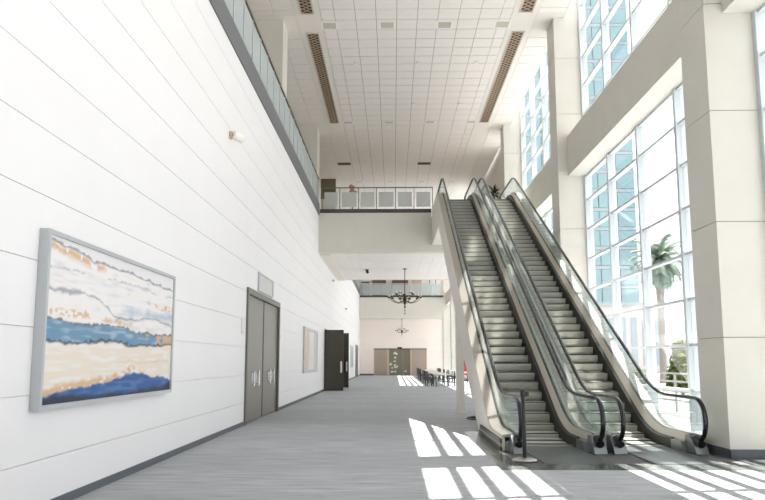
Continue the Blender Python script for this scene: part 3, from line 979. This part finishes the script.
def escalator(xc, xo0, xo1, label, clad_sides, grp='escalators'):
    e = empty('escalator', (xc, EYB, 0), label, 'escalator', grp)
    # steps
    for k in range(-2, int(RISE / (0.37 * M_)) + 3):
        y = EYB + 0.37 * k + 0.1
        z = nz(y) if k < 42 else RISE
        z = min(z, RISE)
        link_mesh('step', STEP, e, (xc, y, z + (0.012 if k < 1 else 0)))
    # floor plates, combs
    for (ya, yb_, zz) in ((10.87, 13.05, 0.0), (EYT + 0.75, 33.45, RISE)):
        BX('landing_plate', 'landing_steel', e, xc - 0.52, xc + 0.52, ya, yb_, zz - 0.01, zz + 0.004)
    cb = MB()
    cb.box(xc - 0.5, xc + 0.5, 13.06, 13.3, -0.01, 0.012)
    for k in range(24):
        x = xc - 0.48 + k * 0.04
        cb.add([(x, 13.3, 0.0), (x + 0.02, 13.3, 0.0), (x + 0.01, 13.42, 0.008), (x, 13.3, 0.014), (x + 0.02, 13.3, 0.014)], [(0, 1, 2), (3, 2, 4), (0, 2, 3), (1, 4, 2)])
    cb.build('comb_plate', 'comb_steel', e)
    # skirts, decks, glass, handrails on both sides
    for s in (-1, 1):
        xs_, xg = xc + s * 0.5, xc + s * 0.70
        xo = xo0 if s < 0 else xo1
        y0, y1 = 12.45, 33.4
        b_ = MB()
        band_loft(b_, 12.9, y1, lambda y: [(xs_ + s * 0.003, nz(y) - 0.34), (xs_ + s * 0.07, nz(y) - 0.34), (xs_ + s * 0.07, nz(y) + 0.2), (xs_ + s * 0.003, nz(y) + 0.18)])
        b_.build('skirt_panel', 'skirt_black', e)
        b_ = MB()
        band_loft(b_, y0, y1, lambda y: [(xs_ + s * 0.071, nz(y) + 0.17), (xs_ + s * 0.071, nz(y) + 0.205), (xg - s * 0.03, nz(y) + 0.31), (xg - s * 0.03, nz(y) + 0.17)])
        b_.build('inner_deck', 'deck_steel', e, True)
        b_ = MB()
        band_loft(b_, y0, y1, lambda y: [(xg + s * 0.03, nz(y) + 0.24), (xg + s * 0.03, nz(y) + 0.31), (xo, nz(y) + 0.28), (xo, nz(y) + 0.24)])
        b_.build('outer_deck', 'deck_steel', e, True)
        b_ = MB()
        band_loft(b_, y0, y1, lambda y: [(xg - s * 0.03, nz(y) + 0.17), (xg - s * 0.03, nz(y) + 0.3), (xg + s * 0.03, nz(y) + 0.3), (xg + s * 0.03, nz(y) + 0.17)])
        b_.build('glass_channel', 'skirt_black', e)
        # glass sheets
        cuts_ = [NEW_Y + 0.1 + k * 1.62 for k in range(13)] + [TOP_Y - 0.05]
        for a, b in zip(cuts_[:-1], cuts_[1:]):
            b_ = MB()
            band_loft(b_, a + 0.004, b - 0.004, lambda y: [(xg - 0.006, nz(y) + 0.3), (xg + 0.006, nz(y) + 0.3), (xg + 0.006, nz(y) + HR - 0.02), (xg - 0.006, nz(y) + HR - 0.02)])
            b_.build('glass_panel', 'balustrade_glass', e)
        for yc, zc, sg in ((NEW_Y + 0.096, 0.0, -1), (TOP_Y - 0.046, RISE, 1)):
            pl = [(yc, zc + 0.28), (yc, zc + HR - 0.02)]
            for k in range(9):
                a = math.radians(90 - 165 * k / 8)
                pl.append((yc + sg * (0.01 + 0.44 * max(0, math.cos(a))), zc + HR - 0.375 + 0.355 * math.sin(a)))
            MB().prism(pl, 0, xg - 0.006, xg + 0.006).build('glass_panel', 'balustrade_glass', e)
        handrail_mesh(xg).build('handrail', 'rubber', e, True)
        # newel foot boxes
        for yc, zc, sg in ((12.45, 0.0, 1), (33.0, RISE, -1)):
            xa, xb_ = sorted((xg - 0.11, xg + 0.11))
            pl = [(yc - sg * 0.42, zc + 0.0), (yc + sg * 0.0, zc + 0.0), (yc + sg * 0.0, zc + 0.29), (yc - sg * 0.16, zc + 0.29), (yc - sg * 0.36, zc + 0.12)]
            MB().prism(pl, 0, xa, xb_).build('newel_base', 'landing_steel', e)
            MB().cyl((xg, yc - sg * 0.40, zc + 0.16), (xg, yc - sg * 0.2, zc + 0.24), 0.07, 0.075, 10).build('handrail_inlet', 'black', e, True)
        for yc, zc, sg in ((12.45, 0.0, 1), (33.4, RISE, -1)):
            xa, xb_ = sorted((xs_ + s * 0.004, xo - s * 0.06))
            pl = [(yc - sg * 0.12, zc), (yc + sg * 0.5, zc), (yc + sg * 0.5, zc + 0.17), (yc + sg * 0.0, zc + 0.17)]
            MB().prism(pl, 0, xa, xb_).build('deck_end', 'landing_steel', e)
        # side cladding
        xa, xb_ = sorted((xo, xo - s * 0.05))
        def under(y):
            return max(0.002 if y < 15.9 else M_ * (y - 15.9), 0.002)
        if s in clad_sides:
            b_ = MB()
            rings = []
            for y in sorted(set(ysamp(12.45, 33.4) + [15.9, 28.6])):
                zl = min(under(y), 7.35)
                rings.append([(xa, y, zl), (xb_, y, zl), (xb_, y, nz(y) + 0.25), (xa, y, nz(y) + 0.25)])
            b_.loft(rings)
            b_.build('side_cladding', 'clad_white', e)
    b_ = MB()
    rings = []
    for y in (15.9, 28.6, 33.4):
        zl = min(max(M_ * (y - 15.9), 0.002), 7.35)
        rings.append([(xo0 + 0.05, y, zl), (xo1 - 0.05, y, zl), (xo1 - 0.05, y, zl + 0.04), (xo0 + 0.05, y, zl + 0.04)])
    b_.loft(rings).build('underside_panel', 'clad_white', e)
    return e
XA, XBc = 2.89, 4.635
e1 = escalator(XA, 1.95, 3.7625, 'escalator on the hall side, its white clad flank facing the long white wall', (-1, 1))
e2 = escalator(XBc, 3.7645, 5.57, 'escalator on the window side, against the stone pillars', (-1, 1))
# louvred plinth at foot of the white flank
for k in range(3):
    BX('plinth_strip', 'skirt_black' if k != 1 else 'stone_joint', e1, 1.915 + 0.0, 1.948, 12.45, 15.5 - 0.1 * k, 0.004 + 0.07 * k, 0.064 + 0.07 * k)

# support column under the escalator
sc = empty('support_column', (2.05, 21.35, 0), 'slim white square column holding up the escalator', 'column')
BX('shaft', 'clad_white', sc, 1.96, 2.2, 21.23, 21.47, 0.03, 3.05)
BX('base_plate', 'clad_white', sc, 1.92, 2.24, 21.19, 21.51, 0.001, 0.03)

# barrier post at the escalator foot
bp_ = empty('barrier_post', (2.12, 11.25, 0), 'black belt barrier post on round steel base at escalator foot', 'barrier post')
MB().lathe((2.12, 11.25, 0.006), [(0.2, 0), (0.2, 0.012), (0.16, 0.03), (0.05, 0.045)], 28).build('base', 'steel', bp_, True)
MB().cyl((2.12, 11.25, 0.045), (2.12, 11.25, 1.02), 0.033, n=16).build('pole', 'black', bp_, True)
hd = MB().lathe((2.12, 11.25, 1.02), [(0.04, 0), (0.045, 0.01), (0.045, 0.1), (0.03, 0.115)], 16).build('head', 'black', bp_, True)
BX('belt_clip', 'black', hd, 2.16, 2.21, 11.22, 11.28, 1.03, 1.1)

# loose cable under the escalator
cp = []
for k in range(50):
    t = k / 49
    a = t * 11
    cp.append((2.22 + 0.24 * math.cos(a) * (1 - 0.3 * t), 18.8 + 0.42 * math.sin(a) * (1 - 0.4 * t), 0.02 + 0.05 * t * (1 + math.sin(a * 0.7))))
tag(MB().tube(cp, 0.016, 6).build('cable', 'black', base=(2.22, 18.8, 0)), 'black cable coiled on the carpet under the escalator', 'cable')

# spiky dark plant at the escalator head
pl_ = empty('spiky_plant', (5.2, 34.3, RISE), 'dark spiky plant on thin stem at the head of the escalators', 'plant')
px_, py_ = 5.2, 34.3
MB().lathe((px_, py_, RISE), [(0.16, 0), (0.2, 0.3), (0.17, 0.32)], 12).build('pot', 'pot_grey', pl_, True)
MB().cyl((px_, py_, RISE + 0.3), (px_, py_, RISE + 1.45), 0.03, 0.02, 7).build('stem', 'leaf_dark', pl_)
for k in range(30):
    a = random.random() * 6.28; el = random.uniform(-0.5, 1.2); L = random.uniform(0.3, 0.62)
    p0 = Vector((px_, py_, RISE + random.uniform(1.3, 1.5)))
    d = Vector((math.cos(a) * math.cos(el), math.sin(a) * math.cos(el), math.sin(el)))
    sdir = d.cross(Vector((0, 0, 1))).normalized() * 0.06
    mid = p0 + d * L * 0.5
    tip = p0 + d * L + Vector((0, 0, -0.12))
    dn = Vector((0, 0, -0.012))
    MB().add([p0, mid - sdir, tip, mid + sdir, p0 + dn, mid - sdir + dn, tip + dn, mid + sdir + dn],
             [(0, 1, 2, 3), (7, 6, 5, 4), (0, 4, 5, 1), (1, 5, 6, 2), (2, 6, 7, 3), (3, 7, 4, 0)]).build('leaf', 'leaf_dark', pl_)

# ------------------------------------------------------------------ chandeliers and soffit spot
def chandelier(x, y, ztop, zc, R_, n, label):
    r = empty('chandelier', (x, y, ztop), label, 'chandelier')
    MB().lathe((x, y, ztop - 0.06), [(0.03, 0), (0.12, 0.03), (0.12, 0.058)], 12).build('canopy', 'bronze', r, True)
    MB().cyl((x, y, zc), (x, y, ztop - 0.05), 0.025, n=8).build('rod', 'bronze', r)
    k_ = R_ / 0.95
    MB().lathe((x, y, zc - 0.55 * k_), [(0.01, 0), (0.06 * k_, 0.04), (0.03, 0.15 * k_), (0.09 * k_, 0.3 * k_), (0.12 * k_, 0.5 * k_), (0.05 * k_, 0.62 * k_), (0.03, 0.8 * k_)], 12).build('hub', 'bronze', r, True)
    for tier, (cnt, rad, dz) in enumerate(((n, R_, 0.0), (n // 2, R_ * 0.55, 0.22 * k_))):
        for j in range(cnt):
            a = 2 * math.pi * (j + 0.3 * tier) / cnt
            ca_, sa = math.cos(a), math.sin(a)
            pts = []
            for t in range(7):
                q = t / 6
                rr = 0.06 + (rad - 0.06) * q
                zz = zc + dz - 0.1 * k_ - 0.22 * k_ * math.sin(q * math.pi) + 0.12 * k_ * q
                pts.append((x + ca_ * rr, y + sa * rr, zz))
            ar = MB().tube(pts, 0.016 * k_, 5).build('arm', 'bronze', r)
            ex, ey, ez = pts[-1]
            MB().lathe((ex, ey, ez), [(0.02 * k_, 0), (0.09 * k_, 0.03), (0.1 * k_, 0.06 * k_ + 0.03)], 9).build('cup', 'bronze', ar, True)
            MB().lathe((ex, ey, ez + 0.05), [(0.035 * k_, 0), (0.06 * k_, 0.06 * k_), (0.05 * k_, 0.15 * k_), (0.02 * k_, 0.2 * k_)], 9).build('lamp_shade', 'bulb', ar, True)
    for j in range(3):
        MB().lathe((x, y, zc - (0.62 + j * 0.16) * k_), [(0.01, 0), (0.05 * k_, 0.05 * k_), (0.01, 0.1 * k_)], 8).build('pendant_drop', 'bronze', r, True)
chandelier(0.68, 39.7, 7.03, 5.25, 0.93, 10, 'dark bronze chandelier hanging from the bridge underside')
chandelier(0.95, 75.1, 6.26, 4.9, 0.68, 8, 'smaller chandelier hanging under the far mezzanine before the end doors')
sl = empty('soffit_spot', (-1.57, 39.96, 7.02), 'small black spotlight on the tiled bridge underside', 'spotlight')
MB().lathe((-1.57, 39.96, 6.98), [(0.1, 0), (0.13, 0.015), (0.13, 0.03)], 14).build('base', 'black', sl, True)
MB().cyl((-1.57, 39.96, 6.98), (-1.53, 39.85, 6.82), 0.07, 0.09, 12).build('head', 'black', sl, True)

# ------------------------------------------------------------------ fire extinguisher on far pillar
ex, ey = 5.74, 54.8
fe = empty('fire_extinguisher', (ex, ey, 0.3), 'red fire extinguisher hung on a far stone pillar', 'fire extinguisher')
MB().lathe((ex, ey - 0.2, 0.5), [(0.15, 0), (0.17, 0.03), (0.17, 0.95), (0.12, 1.1), (0.05, 1.16), (0.05, 1.22)], 16).build('cylinder', 'red', fe, True)
BX('bracket', 'black', fe, ex - 0.12, ex + 0.12, ey - 0.05, ey - 0.001, 0.6, 1.1)
BX('valve', 'black', fe, ex - 0.05, ex + 0.05, ey - 0.25, ey - 0.15, 1.72, 1.8)
MB().tube([(ex + 0.05, ey - 0.2, 1.75), (ex + 0.2, ey - 0.22, 1.6), (ex + 0.22, ey - 0.22, 1.0)], 0.022, 6).build('hose', 'black', fe)

# ------------------------------------------------------------------ tables and chairs in the far hall
tb = empty('folding_table', (0, 0, 0), 'pale topped folding table in the row before the end doors', 'table', 'far hall tables')
BX('table_top', 'table_top', tb, -0.45, 0.45, -1.6, 1.6, 0.72, 0.77)
for sx in (-1, 1):
    for sy in (-1, 1):
        MB().cyl((sx * 0.36, sy * 1.4, 0.0), (sx * 0.36, sy * 1.4, 0.72), 0.028, n=6).build('leg', 'black', tb)
for sy in (-1, 1):
    BX('crossbar', 'black', tb, -0.36, 0.36, sy * 1.4 - 0.02, sy * 1.4 + 0.02, 0.3, 0.34)
ch = empty('banquet_chair', (0, 0, 0), 'black chair set at the far hall tables', 'chair', 'far hall chairs')
BX('seat', 'black', ch, -0.22, 0.22, -0.22, 0.22, 0.43, 0.49)
BX('backrest', 'black', ch, 0.17, 0.22, -0.22, 0.22, 0.62, 0.95)
for sx in (-1, 1):
    for sy in (-1, 1):
        MB().cyl((sx * 0.19, sy * 0.19, 0), (sx * 0.19, sy * 0.19, 0.43 if sx < 0 else 0.9), 0.022, n=5).build('leg', 'black', ch)
tspots = [(3.05, 44.5), (3.1, 49.5), (3.1, 54.5), (3.15, 59.5), (3.2, 64.5), (5.05, 51.5), (5.05, 61.6)]
first_t = first_c = True
for (tx, ty) in tspots:
    t = tb if first_t else copy_tree(tb)
    first_t = False
    t.location = (tx, ty, 0)
    ti = tspots.index((tx, ty))
    ordn = ['first', 'second', 'third', 'fourth', 'fifth'][ti if tx < 4 else ti - 5]
    row_ = 'the aisle row' if tx < 4 else 'the window row'
    t['label'] = 'pale topped folding table, %s in %s counted from the bridge' % (ordn, row_)
    for sx in (-1, 1):
        for dy in ((-0.8, 0.8) if sx < 0 else (0.1,)):
            if tx > 4.5 and sx > 0: continue
            c_ = ch if first_c else copy_tree(ch)
            first_c = False
            c_['label'] = 'black chair at %s table of %s from the bridge, %s side, %s place' % (ordn, row_, 'window' if sx > 0 else 'aisle', {-0.8: 'bridge-end', 0.1: 'middle', 0.8: 'far-end'}[dy])
            c_.location = (tx + sx * 0.74, ty + dy, 0)
            c_.rotation_euler = (0, 0, (0 if sx > 0 else math.pi) + random.uniform(-0.2, 0.2))

# ------------------------------------------------------------------ outside
gd = MB().box(7.0, 400, -150, 600, -0.35, -0.05).build('terrace_ground', 'terrace')
tag(gd, 'pale paved terrace ground outside the window wall', 'ground', kind='structure')
tr = empty('terrace_railing', (9.0, 20, -0.05), 'pale metal railing on the terrace outside the tall windows', 'railing')
for k in range(28):
    yy = 6 + k * 2.0
    BX('post', 'rail_white', tr, 8.97, 9.03, yy - 0.03, yy + 0.03, -0.05, 1.2)
for z in (0.35, 0.65, 0.95, 1.2):
    BX('bar', 'rail_white', tr, 8.975, 9.025, 6, 60, z - 0.025, z + 0.025)
# palm
PXo, PYo = 20.3, 51.5
pa = empty('palm_tree', (PXo, PYo, -0.05), 'tall palm tree with drooping fronds outside the window', 'palm tree')
MB().lathe((PXo, PYo, -0.05), [(0.36, 0), (0.3, 1), (0.26, 3), (0.24, 5), (0.3, 7), (0.42, 8.2), (0.28, 9.2)], 14).build('trunk', 'palm_trunk', pa, True)
for k in range(46):
    a = k * 2.399
    el = math.radians(80 - 125 * (k / 45))
    L = random.uniform(2.0, 2.7)
    pts = []
    p = Vector((PXo, PYo, 9.3)); e_ = el
    for j in range(7):
        pts.append(p.copy())
        p = p + Vector((math.cos(a) * math.cos(e_), math.sin(a) * math.cos(e_), math.sin(e_))) * (L / 6)
        e_ -= 0.22
    b_ = MB()
    for p0, p1 in zip(pts[:-1], pts[1:]):
        b_.cyl(p0, p1, 0.025, 0.018, 4)
        d = (p1 - p0).normalized()
        sd_ = d.cross(Vector((0, 0, 1)))
        sd_ = sd_.normalized() if sd_.length > 1e-3 else Vector((1, 0, 0))
        for q in range(4):
            o_ = p0.lerp(p1, q / 4)
            for s in (-1, 1):
                tip = o_ + sd_ * s * 0.5 + d * 0.3 + Vector((0, 0, -0.22))
                b_.add([o_, o_ + d * 0.12, tip, o_ + Vector((0, 0, -0.01))], [(0, 1, 2), (3, 2, 1), (0, 2, 3)])
    b_.build('frond', 'palm_leaf', pa)
def shrub(x, y, rx, h, n, label):
    r = empty('shrub', (x, y, -0.05), label, 'shrub')
    MB().cyl((x, y, -0.05), (x, y, h * 0.5), 0.06, 0.03, 6).build('stem', 'palm_trunk', r)
    b_ = MB()
    for k in range(n):
        t = random.random(); a = random.random() * 6.28; rr = rx * (1 - 0.65 * t) * random.random() ** 0.5
        c_ = Vector((x + rr * math.cos(a), y + rr * math.sin(a), 0.1 + h * t))
        u = Vector((random.gauss(0, 1), random.gauss(0, 1), random.gauss(0, 1))).normalized()
        w_ = u.orthogonal().normalized()
        s = random.uniform(0.1, 0.2)
        b_.add([c_ - u * s, c_ - w_ * s * 0.5, c_ + u * s, c_ + w_ * s * 0.5, c_ + u.cross(w_) * s * 0.15], [(0, 1, 4), (1, 2, 4), (2, 3, 4), (3, 0, 4), (0, 3, 2, 1)])
    tag(b_.build('foliage', 'shrub_leaf', r), kind='stuff')
shrub(14.2, 33.8, 0.9, 2.5, 1500, 'conical yellow-green shrub beyond the terrace railing')
shrub(15.9, 36.0, 1.0, 1.5, 900, 'low rounded green shrub beyond the terrace railing')
shrub(13.0, 36.0, 0.8, 1.0, 500, 'small yellowish shrub beside the conical one outside')
# tower
tw = empty('glass_tower', (32, 118, 0), 'tall blue glass tower with pale floor bands beyond the palm', 'building')
BX('body', 'tower_wall', tw, 20, 43, 118.3, 145, -0.05, 78)
tpm = MB().box(-1.55, 1.55, 0, 0.25, 0, 2.75).mesh('window', 'tower_pane')
tbm = MB().box(-11.5, 11.5, 0, 0.32, 0, 0.55).mesh('floor_band', 'tower_band')
spm = MB().box(0, 0.32, 0, 26.7, 0, 0.55).mesh('floor_band', 'tower_band')
for fl_ in range(22):
    z = 1.0 + fl_ * 3.45
    link_mesh('floor_band', tbm, tw, (31.5, 118.0, z + 2.8))
    for k in range(7):
        link_mesh('window', tpm, tw, (21.7 + k * 3.28, 118.06, z))
hs = empty('low_building', (38, 98, 0), 'low pale building with tall windows at foot of the glass tower', 'building')
BX('wall', 'house_wall', hs, 27, 39.0, 98, 106, -0.05, 9.5)
BX('roof', 'tower_band', hs, 26.6, 39.4, 97.6, 106.4, 9.5, 10.0)
for k in range(7):
    x = 27.8 + k * 1.6
    wn = BX('window', 'house_glass', hs, x, x + 0.8, 97.9, 98.02, 1.0, 7.8)
    BX('glazing_bar', 'tower_band', wn, x, x + 0.8, 97.86, 97.9, 4.2, 4.5)
